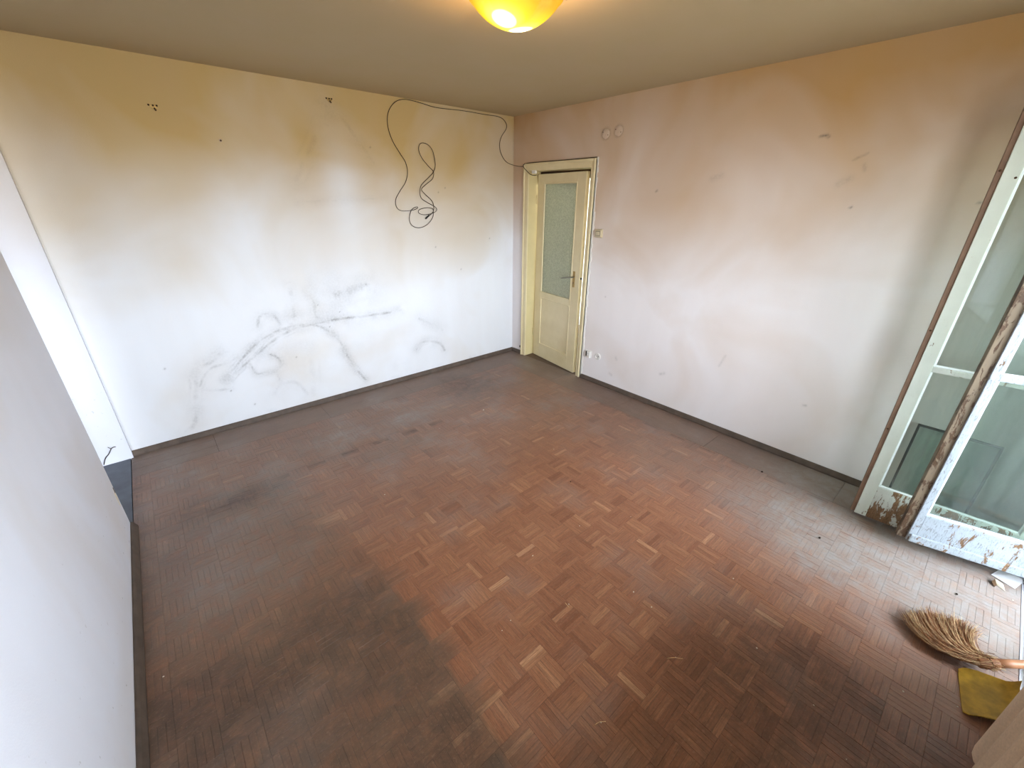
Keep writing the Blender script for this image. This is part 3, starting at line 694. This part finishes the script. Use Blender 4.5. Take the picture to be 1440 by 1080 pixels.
# ------------------------------------------------------------------ ceiling lamp
LC = Vector((-1.97, -2.28, 0)); RR, ZR, HB = .182, 2.520, .092
lamp = empty('ceiling_lamp', (LC.x, LC.y, H-.001)); tag(lamp, 'amber glass bowl lamp glowing on the ceiling', 'lamp')
def lamp_glass():
    t = NT('amber_lamp_glass'); t.n.remove(t.b); p = t.obj()
    acc = None
    for bp in ((-.067, -.008, -.15), (.035, .010, -.165)):
        v = t.add('ShaderNodeVectorMath', operation='DISTANCE'); t.link(p, v.inputs[0]); v.inputs[1].default_value = bp
        f = t.ramp(v.outputs['Value'], .015, .15, 1, 0); acc = f if acc is None else t.math('MAXIMUM', acc, f)
    r_ = t.add('ShaderNodeValToRGB'); t.link(acc, r_.inputs[0]); el = r_.color_ramp.elements
    el[0].color = (.50, .26, .015, 1); el[1].color = (7, 6.0, 3.0, 1)
    x = el.new(.45); x.color = (.75, .50, .02, 1)
    x = el.new(.72); x.color = (1.6, 1.3, .12, 1)
    n1 = t.noise(p, 9, 3, .6, 1)
    em = t.add('ShaderNodeEmission'); t.link(t.mix(t.ramp(n1, .4, .7, 0, .35), r_.outputs[0], (.9, .45, .06, 1)), em.inputs[0]); em.inputs[1].default_value = 1.0
    gl = t.add('ShaderNodeBsdfGlossy'); gl.inputs['Roughness'].default_value = .15
    mx = t.add('ShaderNodeMixShader'); mx.inputs[0].default_value = .06
    t.link(em.outputs[0], mx.inputs[1]); t.link(gl.outputs[0], mx.inputs[2]); t.link(mx.outputs[0], t.out.inputs[0])
    return t.m
S = (RR*RR+HB*HB)/(2*HB); prof = []
for i in range(15):
    r_ = RR*i/14; prof.append((r_, (ZR-HB+(S-math.sqrt(S*S-r_*r_)))-H))
prof.append((RR+.006, ZR-H+.003)); prof.append((RR+.004, ZR-H+.008)); prof.append((RR-.004, ZR-H+.004))
for i in range(13, -1, -1):
    r_ = RR*i/14-.0; prof.append((max(r_-.002, 0), (ZR-HB+(S-math.sqrt(S*S-r_*r_)))-H+.004))
bowl = lathe('glass_bowl', prof, (0, 0, 0), (0, 0, 1), lamp_glass(), lamp, 64)
lathe('ceiling_plate', [(0, 0), (.12, 0), (.12, -.012), (.10, -.02), (0, -.02)], (0, 0, -.001), (0, 0, 1), WHITEP, lamp, 40)
for k in range(3):
    a_ = R(-52+120*k); d = Vector((math.cos(a_), math.sin(a_), 0))
    cl = tube('clip', [tuple(d*.11+Vector((0, 0, -.015))), tuple(d*.16+Vector((0, 0, -.035))), tuple(d*(RR+.012)+Vector((0, 0, -.06))), tuple(d*(RR+.012)+Vector((0, 0, -.088)))], .0035, BRASS, lamp, 8, 4)
    lathe('screw_knob', [(0, 0), (.006, .001), (.0075, .006), (.006, .012), (0, .014)], tuple(d*(RR+.024)+Vector((0, 0, -.085))), tuple(-d), BLACK, cl, 12)
for bx, by in ((-.067, -.008), (.035, .010)):
    o = lathe('socket', [(0, 0), (.016, 0), (.016, .04), (0, .04)], (bx, by, -.06), (0, 0, 1), WHITEP, lamp, 16)
    L = bpy.data.lights.new('bulb', 'POINT'); L.energy = 7; L.color = (1, .62, .30); L.shadow_soft_size = .02
    b = bpy.data.objects.new('bulb_light', L); COL.objects.link(b); b.location = (LC.x+bx, LC.y+by, 2.505)

# ------------------------------------------------------------------ black cable hanging on the back wall
CABLE = [(-0.074, 2.158), (-0.145, 2.196), (-0.195, 2.267), (-0.204, 2.34), (-0.175, 2.408), (-0.119, 2.472), (-0.111, 2.518), (-0.155, 2.559), (-0.232, 2.577), (-0.381, 2.575), (-0.661, 2.577), (-0.857, 2.569), (-0.981, 2.568), (-1.085, 2.58), (-1.199, 2.59), (-1.286, 2.588), (-1.361, 2.56), (-1.422, 2.5), (-1.451, 2.428), (-1.448, 2.343), (-1.417, 2.257), (-1.364, 2.177), (-1.314, 2.105), (-1.301, 2.023), (-1.332, 1.938), (-1.4, 1.858), (-1.447, 1.79), (-1.444, 1.728), (-1.396, 1.696), (-1.29, 1.7), (-1.238, 1.717), (-1.24, 1.73), (-1.289, 1.709), (-1.322, 1.652), (-1.324, 1.593), (-1.289, 1.553), (-1.219, 1.542), (-1.136, 1.569), (-1.073, 1.628), (-1.059, 1.687), (-1.074, 1.714), (-1.139, 1.721), (-1.212, 1.704), (-1.222, 1.676), (-1.168, 1.658), (-1.086, 1.668), (-1.027, 1.694), (-1.032, 1.727), (-1.111, 1.764), (-1.179, 1.804), (-1.197, 1.855), (-1.176, 1.918), (-1.092, 1.982), (-1.032, 2.034), (-1.004, 2.103), (-1.026, 2.205), (-1.068, 2.256), (-1.12, 2.272), (-1.159, 2.255), (-1.171, 2.207), (-1.147, 2.144), (-1.083, 2.081), (-1.029, 2.037), (-1.045, 1.978), (-1.112, 1.932), (-1.176, 1.886), (-1.151, 1.849), (-1.076, 1.792), (-1.052, 1.747), (-1.06, 1.687), (-1.121, 1.642)]
n = len(CABLE)
cp = [(-.012, -.186, 2.128), (-.018, -.15, 2.126), (-.014, -.07, 2.135)]
cp += [(a_, -.007-(.016 if i > 28 and i % 5 < 2 else (.008 if i > 28 else .002)), b_) for i, (a_, b_) in enumerate(CABLE)]
cab = tube('cable', cp, .0028, CABLE_M, None, 6, 4); tag(cab, 'long dark cable looping down the back wall and tangled in coils', 'cable')
tip = CABLE[-1]; o = tube('cable_plug', [(tip[0]+.012, -.012, tip[1]+.01), (tip[0]-.03, -.014, tip[1]-.02)], .008, BLACK, cab, 8, 1)
c2 = tube('cable', [(-.038, -1.185, 2.152), (-.03, -1.16, 2.154), (-.02, -1.0, 2.1535), (-.02, -.7, 2.1535), (-.02, -.4, 2.1535), (-.022, -.26, 2.153), (-.037, -.205, 2.140), (-.040, -.215, 2.11), (-.038, -.26, 2.078), (-.036, -.31, 2.046), (-.034, -.36, 2.034), (-.028, -.40, 2.036)], .0035, CABLE_M, None, 6, 5)
tag(c2, 'dark cable lying along the top of the cream door casing', 'cable')

# ------------------------------------------------------------------ wall fittings
def hook(x, z, lab):
    e_ = empty('wall_hook', (x, -.002, z)); tag(e_, lab, 'hook', 'rusty picture hooks on the back wall')
    bm = bmesh.new(); pts = [(-.030, .014), (.026, .014), (.022, .002), (.008, -.018), (-.002, -.018)]
    f = bm.faces.new([bm.verts.new((a_, 0, b_)) for a_, b_ in pts]); r_ = bmesh.ops.extrude_face_region(bm, geom=[f])
    for v in r_['geom']:
        if isinstance(v, bmesh.types.BMVert): v.co.y -= .003
    bm_obj('plate', bm, BRASS, e_)
    for a_, b_ in ((-.022, .009), (0, .008), (.019, .009), (.004, -.008)):
        lathe('nail', [(0, 0), (.0055, 0), (.005, .004), (0, .006)], (a_, -.003, b_), (0, -1, 0), DCRUMB, e_, 10)
    tube('hook_bend', [(.004, -.003, -.012), (.006, -.012, -.02), (.010, -.016, -.014)], .003, RUST, e_, 6, 4)
hook(-3.055, 2.322, 'small rusty picture hook plate high on back wall, left one')
hook(-1.925, 2.503, 'small rusty picture hook plate above the faint wedge-shaped marks')
e_ = empty('wall_screw', (-2.729, -.001, 2.162)); tag(e_, 'single rusty screw in its plug between the two picture hooks', 'screw')
lathe('plug', [(0, 0), (.010, 0), (.009, .002), (0, .002)], (0, 0, 0), (0, -1, 0), PLAST, e_, 14)
lathe('screw_head', [(0, 0), (.006, 0), (.006, .006), (.004, .009), (0, .009)], (.001, -.002, 0), (0, -1, 0), RUST, e_, 12)
# round blanking covers
for (y_, z_, lab) in ((-1.231, 2.333, 'round painted blanking cover high on wall, left one nearer the door'), (-1.365, 2.342, 'round painted blanking cover high on wall, right one farther from door')):
    e_ = empty('blanking_cover', (-.001, y_, z_)); tag(e_, lab, 'cover', 'round covers above the doorway')
    lathe('disc', [(0, .005), (.034, .005), (.040, .003), (.042, 0), (0, 0)], (0, 0, 0), (-1, 0, 0), PLAST, e_, 32)
    for s_ in (-1, 1): lathe('screw_head', [(0, 0), (.004, 0), (.003, .002), (0, .002)], (-.005, s_*.028, .012*s_), (-1, 0, 0), RUST, e_, 10)
# light switch
e_ = empty('light_switch', (-.001, -1.256, 1.512)); tag(e_, 'square yellowed light switch on the wall right of the door', 'switch')
box('base', (-.012, -.044, -.038), (0, .044, .038), BAKEL, e_, .004, 2); box('cover_frame', (-.022, -.036, -.031), (-.011, .036, .031), BAKEL, e_, .004, 2)
box('rocker', (-.027, -.022, -.017), (-.020, .022, .017), BAKEL, e_, .003, 2); box('rim_shadow', (-.0225, -.025, -.020), (-.0205, .025, .020), DARKGAP, e_)
# sockets near the floor
e_ = empty('wall_socket', (-.001, -1.258, .296)); tag(e_, 'upright white socket box with broken open side, just right of the door', 'socket')
box('base', (-.010, -.040, -.042), (0, .040, .042), WHITEP, e_, .003, 2)
box('cover', (-.034, -.036, -.036), (-.010, .004, .036), WHITEP, e_, .006, 2); box('cavity', (-.014, .006, -.026), (-.009, .032, .028), DARKGAP, e_)
for z_ in (-.012, .012): lathe('pin_hole', [(0, 0), (.0035, 0), (.0035, .001), (0, .001)], (-.034, -.016, z_), (-1, 0, 0), DARKGAP, e_, 10)
e_ = empty('wall_socket', (-.001, -1.378, .298)); tag(e_, 'round white two-hole socket in the wall, farther from the door', 'socket')
lathe('faceplate', [(0, .004), (.018, .004), (.022, .010), (.034, .009), (.038, .004), (.039, 0), (0, 0)], (0, 0, 0), (-1, 0, 0), WHITEP, e_, 32)
for s_ in (-1, 1): lathe('pin_hole', [(0, 0), (.0042, 0), (.0042, .0012), (0, .0012)], (-.004, s_*.0105, .004), (-1, 0, 0), DARKGAP, e_, 12)
lathe('earth_pin', [(0, 0), (.0025, 0), (.002, .010), (0, .011)], (-.004, 0, -.012), (-1, 0, 0), METAL, e_, 10)
# little cable stub beside the door casing at the skirting
e_ = empty('cable_stub', (-.004, -.180, .10)); tag(e_, 'short cut cable stub beside foot of left door casing', 'cable')
tube('wire', [(-.002, .05, -.045), (-.012, .03, -.035), (-.014, .005, -.01), (-.018, -.006, .02), (-.014, 0, .05)], .004, WHITEP, e_, 6)
box('connector', (-.024, -.012, -.012), (-.006, .010, .014), DCRUMB, e_, .002)
w_ = tube('wire', [(-3.965, -.044, .012), (-3.944, -.050, .059), (-3.916, -.052, .089), (-3.893, -.055, .124), (-3.876, -.06, .134), (-3.868, -.055, .130)], .0028, CABLE_M, None, 6)
tag(w_, 'thin black wire end sticking out of alcove wall above blue-grey floor', 'wire')
tube('branch', [(-3.893, -.055, .124), (-3.900, -.062, .138), (-3.906, -.06, .146)], .0022, CABLE_M, w_, 6)
# chipped plaster on the left wall edge
bm = bmesh.new(); ring = []
for k in range(14):
    a_ = 2*math.pi*k/14; r_ = 1+.25*math.sin(3*a_+1); ring.append(bm.verts.new((XL+.0012, -1.025+.018*math.cos(a_)*r_, .245+.045*math.sin(a_)*r_)))
f = bm.faces.new(ring); r_ = bmesh.ops.extrude_face_region(bm, geom=[f])
for v in r_['geom']:
    if isinstance(v, bmesh.types.BMVert): v.co.x -= .003
ch = bm_obj('plaster_chip', bm, CRUMB, wall_left)
ch2 = box('plaster_chip', (XL-.001, -1.012, .275), (XL+.0015, -1.003, .31), RUST, wall_left, .0004)

# ------------------------------------------------------------------ leaning glass sheet
gs = empty('glass_sheet', (-.04, -4.01, .001)); tag(gs, 'glass sheet with black edging leaning on the wall behind the balcony doors', 'glass')
tilt = .035/.56
def lean(z): return -.028+ tilt*z
def slab(name, y0, y1, z0, z1, t0, t1, mat):
    bm = bmesh.new(); v = []
    for z in (z0, z1):
        for y in (y0, y1):
            for t_ in (t0, t1): v.append(bm.verts.new((lean(z)+t_, y, z)))
    for f in ((0, 1, 3, 2), (4, 6, 7, 5), (0, 4, 5, 1), (2, 3, 7, 6), (0, 2, 6, 4), (1, 5, 7, 3)): bm.faces.new([v[i] for i in f])
    return bm_obj(name, bm, mat, gs)
slab('pane', -.172, .172, .006, .560, .000, .004, GLASS2)
for y0, y1, z0, z1 in ((-.178, -.166, 0, .566), (.166, .178, 0, .566), (-.166, .166, .554, .566), (-.166, .166, 0, .012)): slab('edge_strip', y0, y1, z0, z1, -.003, .006, BLACK)

# ------------------------------------------------------------------ radiator under the window
rad = empty('radiator', (-2.45, -4.37, 0)); tag(rad, 'beige ribbed cast-iron radiator under the window, at right frame edge', 'radiator')
pitch = .088; x = -1.68
def rib(xc):
    bm = bmesh.new(); n_ = 10; y0, y1, z0, z1 = -4.43+4.37, -4.30+4.37, .135, .70; rc = .028; pts = []
    for cx, cz, a0 in ((y1-rc, z1-rc, 0), (y0+rc, z1-rc, 90), (y0+rc, z0+rc, 180), (y1-rc, z0+rc, 270)):
        for k in range(6): a_ = R(a0+90*k/5); pts.append((cx+rc*math.cos(a_), cz+rc*math.sin(a_)))
    prof_ = [(-.0425, .034), (-.036, .014), (-.024, .003), (0, 0), (.024, .003), (.036, .014), (.0425, .034)]
    cy, cz = (y0+y1)/2, (z0+z1)/2; rings = []
    for dx, ins in prof_:
        sy, sz = ((y1-y0)/2-ins)/((y1-y0)/2), ((z1-z0)/2-ins)/((z1-z0)/2)
        rings.append([bm.verts.new((xc+2.45+dx, cy+(p-cy)*sy, cz+(q-cz)*sz)) for p, q in pts])
    m_ = len(pts)
    for a_, b_ in zip(rings[:-1], rings[1:]):
        for k in range(m_): bm.faces.new((a_[k], a_[(k+1) % m_], b_[(k+1) % m_], b_[k]))
    bm.faces.new(rings[0][::-1]); bm.faces.new(rings[-1]); return bm
r0 = bm_obj('rib', rib(x-.043), RAD, rad, True)
for i in range(1, 16):
    c = r0.copy(); COL.objects.link(c); c.parent = rad; c.location.x = -pitch*i
for z in (.19, .645):
    lathe('header_pipe', [(0, 0), (.021, 0), (.021, pitch*16), (0, pitch*16)], (x+2.45, 0, z), (-1, 0, 0), RAD, rad, 16)
for xx in (-1.85, -2.95):
    box('foot', (xx+2.45-.012, -.045, 0.0), (xx+2.45+.012, .045, .150), RAD, rad, .004)

# ------------------------------------------------------------------ dustpan
dp = empty('dustpan', (-1.31, -4.33, .001)); tag(dp, 'dusty yellow dustpan lying under the broom by the threshold', 'dustpan')
def L3(p): return Vector(p)-dp.location
A_, B_, C_, D_ = Vector((-1.432, -4.308, .006)), Vector((-1.195, -4.275, .006)), Vector((-1.175, -4.428, .042)), Vector((-1.385, -4.430, .050))
bm = bmesh.new(); NX, NY = 16, 10; top = []; bot = []
def corner_round(s, t_):
    # rounded corners at the lip
    k = .10; y = t_
    if t_ < k*1.5:
        f = 1-math.sqrt(max(0, 1-(1-t_/(k*1.5))**2)); s = .5+(s-.5)*(1-2*k*.55*f)
    return s
for j in range(NY+1):
    t_ = j/NY
    rt, rb = [], []
    for i in range(NX+1):
        s = corner_round(i/NX, t_); p = (A_*(1-s)+B_*s)*(1-t_)+(D_*(1-s)+C_*s)*t_
        edge = min(i, NX-i)/NX; lift = .016*max(0, 1-edge*9)*min(1, t_*3+.25)+.03*max(0, (t_-.85)/.15)
        sag = -.002*math.sin(math.pi*s)
        q = L3((p.x, p.y, p.z+lift+sag)); rt.append(bm.verts.new(q)); rb.append(bm.verts.new(q-Vector((0, 0, .004))))
    top.append(rt); bot.append(rb)
for j in range(NY):
    for i in range(NX):
        bm.faces.new((top[j][i], top[j][i+1], top[j+1][i+1], top[j+1][i])); bm.faces.new((bot[j][i], bot[j+1][i], bot[j+1][i+1], bot[j][i+1]))
for j in range(NY):
    bm.faces.new((top[j][0], top[j+1][0], bot[j+1][0], bot[j][0])); bm.faces.new((top[j][NX], bot[j][NX], bot[j+1][NX], top[j+1][NX]))
for i in range(NX):
    bm.faces.new((top[0][i], bot[0][i], bot[0][i+1], top[0][i+1])); bm.faces.new((top[NY][i], top[NY][i+1], bot[NY][i+1], bot[NY][i]))
bm_obj('pan', bm, YEL, dp, True)
tube('grip', [tuple(L3((-1.28, -4.43, .075))), tuple(L3((-1.275, -4.50, .085))), tuple(L3((-1.27, -4.58, .088)))], .014, YEL, dp, 10, 4)

# ------------------------------------------------------------------ broom
br = empty('broom', (-1.13, -4.32, .001)); tag(br, 'straw hand broom lying on the floor, its curved bristles over the dustpan', 'broom')
def Lb(p): return Vector(p)-br.location
BASE = Vector((-1.135, -4.352, .062)); HD = Vector((.085, -.085, .006)).normalized()
TIPS = [Vector(p) for p in ((-1.085, -4.080, .02), (-1.03, -4.115, .03), (-.985, -4.165, .035), (-.955, -4.215, .035), (-.935, -4.265, .03), (-.945, -4.315, .03))]
tp = smooth_path(TIPS, 10)
Vb, Fb, Vc, Fc2 = [], [], [], []
for k in range(1100):
    u = random.random()**.9; tipp = tp[min(len(tp)-1, int(u*(len(tp)-1)))]
    tipp = tipp+Vector((random.gauss(0, .012), random.gauss(0, .012), abs(random.gauss(0, .016))-.01))
    tipp.z = max(.006, tipp.z)
    b0 = BASE+Vector((random.gauss(0, .011), random.gauss(0, .011), random.gauss(0, .010)))
    # fan leaves the neck leftwards along the lower edge and curls up to the tip line
    c1 = Vector((-1.215+.10*u, -4.262-.035*u, .04))+Vector((random.gauss(0, .007), random.gauss(0, .007), random.gauss(0, .008)))
    c2 = Vector((-1.232+.19*u, -4.145-.130*u, .035+.035*u))+Vector((random.gauss(0, .010), random.gauss(0, .010), random.gauss(0, .010)))
    path = []
    for i in range(9):
        t_ = i/8; p = b0*(1-t_)**3+c1*3*t_*(1-t_)**2+c2*3*t_*t_*(1-t_)+tipp*t_**3; p.z = max(.004, p.z); path.append(Lb(p))
    if k % 2: tube_data(path, .0011, 3, lambda f: 1-.6*f, Vb, Fb, False)
    else: tube_data(path, .0015, 3, lambda f: 1-.6*f, Vc, Fc2, False)
o = mesh_obj('bristles', Vb, Fb, BRISTLE, br, True); o['kind'] = 'stuff'
o = mesh_obj('bristles', Vc, Fc2, BRISTLE_B, br, True); o['kind'] = 'stuff'
nk = [BASE+Vector((-.030, .034, -.010)), BASE+Vector((-.016, .017, -.004)), BASE, BASE+HD*.02]
tube('neck', [tuple(Lb(p)) for p in nk], .024, BRISTLE_B, br, 14, 4, lambda f: .75+.1*math.sin(3.1*f))
for k in range(3):
    c = BASE+HD*(-.012+.012*k); lathe('binding', [(.019-.002*k, -.0022), (.0215-.002*k, 0), (.019-.002*k, .0022)], tuple(Lb(c)), tuple(HD), RUST, br, 20)
hp = [BASE+HD*.012, BASE+HD*.2, BASE+HD*.45, BASE+HD*.72]
tube('handle', [tuple(Lb(p)) for p in hp], .0165, HANDLE, br, 16, 3, lambda f: 1.0-.12*f)

# ------------------------------------------------------------------ litter
def sheet(name, pts, zs, mat, lab, cat, th=.0008):
    c = Vector((sum(p[0] for p in pts)/len(pts), sum(p[1] for p in pts)/len(pts), 0)); bm = bmesh.new()
    a_ = [bm.verts.new((p[0]-c.x, p[1]-c.y, z+th)) for p, z in zip(pts, zs)]; b_ = [bm.verts.new((p[0]-c.x, p[1]-c.y, z)) for p, z in zip(pts, zs)]
    n_ = len(pts); bm.faces.new(a_); bm.faces.new(b_[::-1])
    for i in range(n_): bm.faces.new((a_[i], b_[i], b_[(i+1) % n_], a_[(i+1) % n_]))
    o = bm_obj(name, bm, mat); o.location = (c.x, c.y, .001); tag(o, lab, cat); return o
sheet('paper_sheet', [(-.395, -4.338), (-.311, -4.365), (-.29, -4.444), (-.353, -4.447), (-.425, -4.424)], [.004, .002, .012, .008, .001], PAPER, 'loose white paper sheet under the outer balcony door leaf', 'paper')
cd_ = sheet('folded_card', [(-.437, -4.350), (-.452, -4.380), (-.486, -4.392), (-.462, -4.362)], [.016, .014, .001, .001], CARD, 'tiny folded cream card standing on the floor beside the paper', 'card', .001)
bm = bmesh.new(); q = cd_.location
pts = [(-.437, -4.350, .016), (-.462, -4.362, .001), (-.492, -4.354, .003), (-.470, -4.340, .014)]
a_ = [bm.verts.new((p[0]-q.x, p[1]-q.y, p[2])) for p in pts]; b_ = [bm.verts.new((p[0]-q.x, p[1]-q.y, p[2]-.001)) for p in pts]
bm.faces.new(a_); bm.faces.new(b_[::-1])
for i in range(4): bm.faces.new((a_[i], b_[i], b_[(i+1) % 4], a_[(i+1) % 4]))
bm_obj('flap', bm, RUST, cd_)
def crumb(name, x, y, r_, mat):
    bm = bmesh.new(); bmesh.ops.create_icosphere(bm, subdivisions=1, radius=r_)
    for v in bm.verts: v.co = Vector((v.co.x*random.uniform(.6, 1.5), v.co.y*random.uniform(.6, 1.2), v.co.z*.6+r_*.5)); v.co.z = max(0, v.co.z)
    o = bm_obj(name, bm, mat); o.location = (x, y, .001); return o
spots = [(-1.318, -1.12), (-1.176, -1.636), (-1.813, -1.149), (-1.293, -2.005), (-2.551, -1.662), (-2.559, -2.898), (-1.782, -2.691), (-1.477, -2.845), (-2.155, -2.674), (-2.226, -3.005), (-2.497, -2.886), (-1.927, -3.17), (-2.506, -3.419), (-2.067, -3.477), (-1.827, -3.924), (-1.495, -4.143), (-1.404, -4.292), (-1.937, -4.054), (-1.758, -3.688), (-3.74, -2.151), (-1.461, -3.461), (-1.933, -3.275), (-.53, -4.42)]
for i, (x, y) in enumerate(spots):
    o = crumb('plaster_crumb', x, y, .007 if i == 0 else random.uniform(.0022, .0042), CRUMB)
    tag(o, 'tiny pale plaster crumb lying on the worn parquet', 'crumb', 'plaster crumbs scattered over the parquet')
o['label'] = 'tiny pale plaster crumb lying on the worn parquet'
crumb_big = [c for c in COL.objects if c.name == 'plaster_crumb'][0]
tag(crumb_big, 'largest pale plaster crumb, on parquet toward the far corner', 'crumb')
del crumb_big['group']
for i, (x, y) in enumerate([(-.351, -3.19), (-.785, -3.665), (-.698, -4.233), (-1.504, -2.368)]):
    o = crumb('dark_crumb', x, y, (.008, .008, .006, .005)[i], DCRUMB)
    tag(o, ['dark crumb on the frieze board beside the right wall', 'dark crumb on the parquet in front of the balcony door leaves', 'dark crumb between the broom and the outer door leaf', 'small dark crumb in the middle of the parquet'][i], 'crumb')
for k, (p, q) in enumerate([((-2.05, -3.50), (-2.10, -3.455)), ((-2.49, -3.43), (-2.53, -3.41)), ((-2.24, -3.02), (-2.235, -2.99))]):
    o = tube('straw_bit', [(p[0], p[1], .003), ((p[0]+q[0])/2, (p[1]+q[1])/2+.004, .005), (q[0], q[1], .003)], .0014, BRISTLE, None, 5, 3)
    tag(o, ['short broken broom straw nearest the bottom middle of the floor', 'tiny broom straw at the bottom edge of the floor, left of the others', 'tiny broom straw farthest from the camera, in mid floor'][k], 'straw', 'broken straws on the parquet')
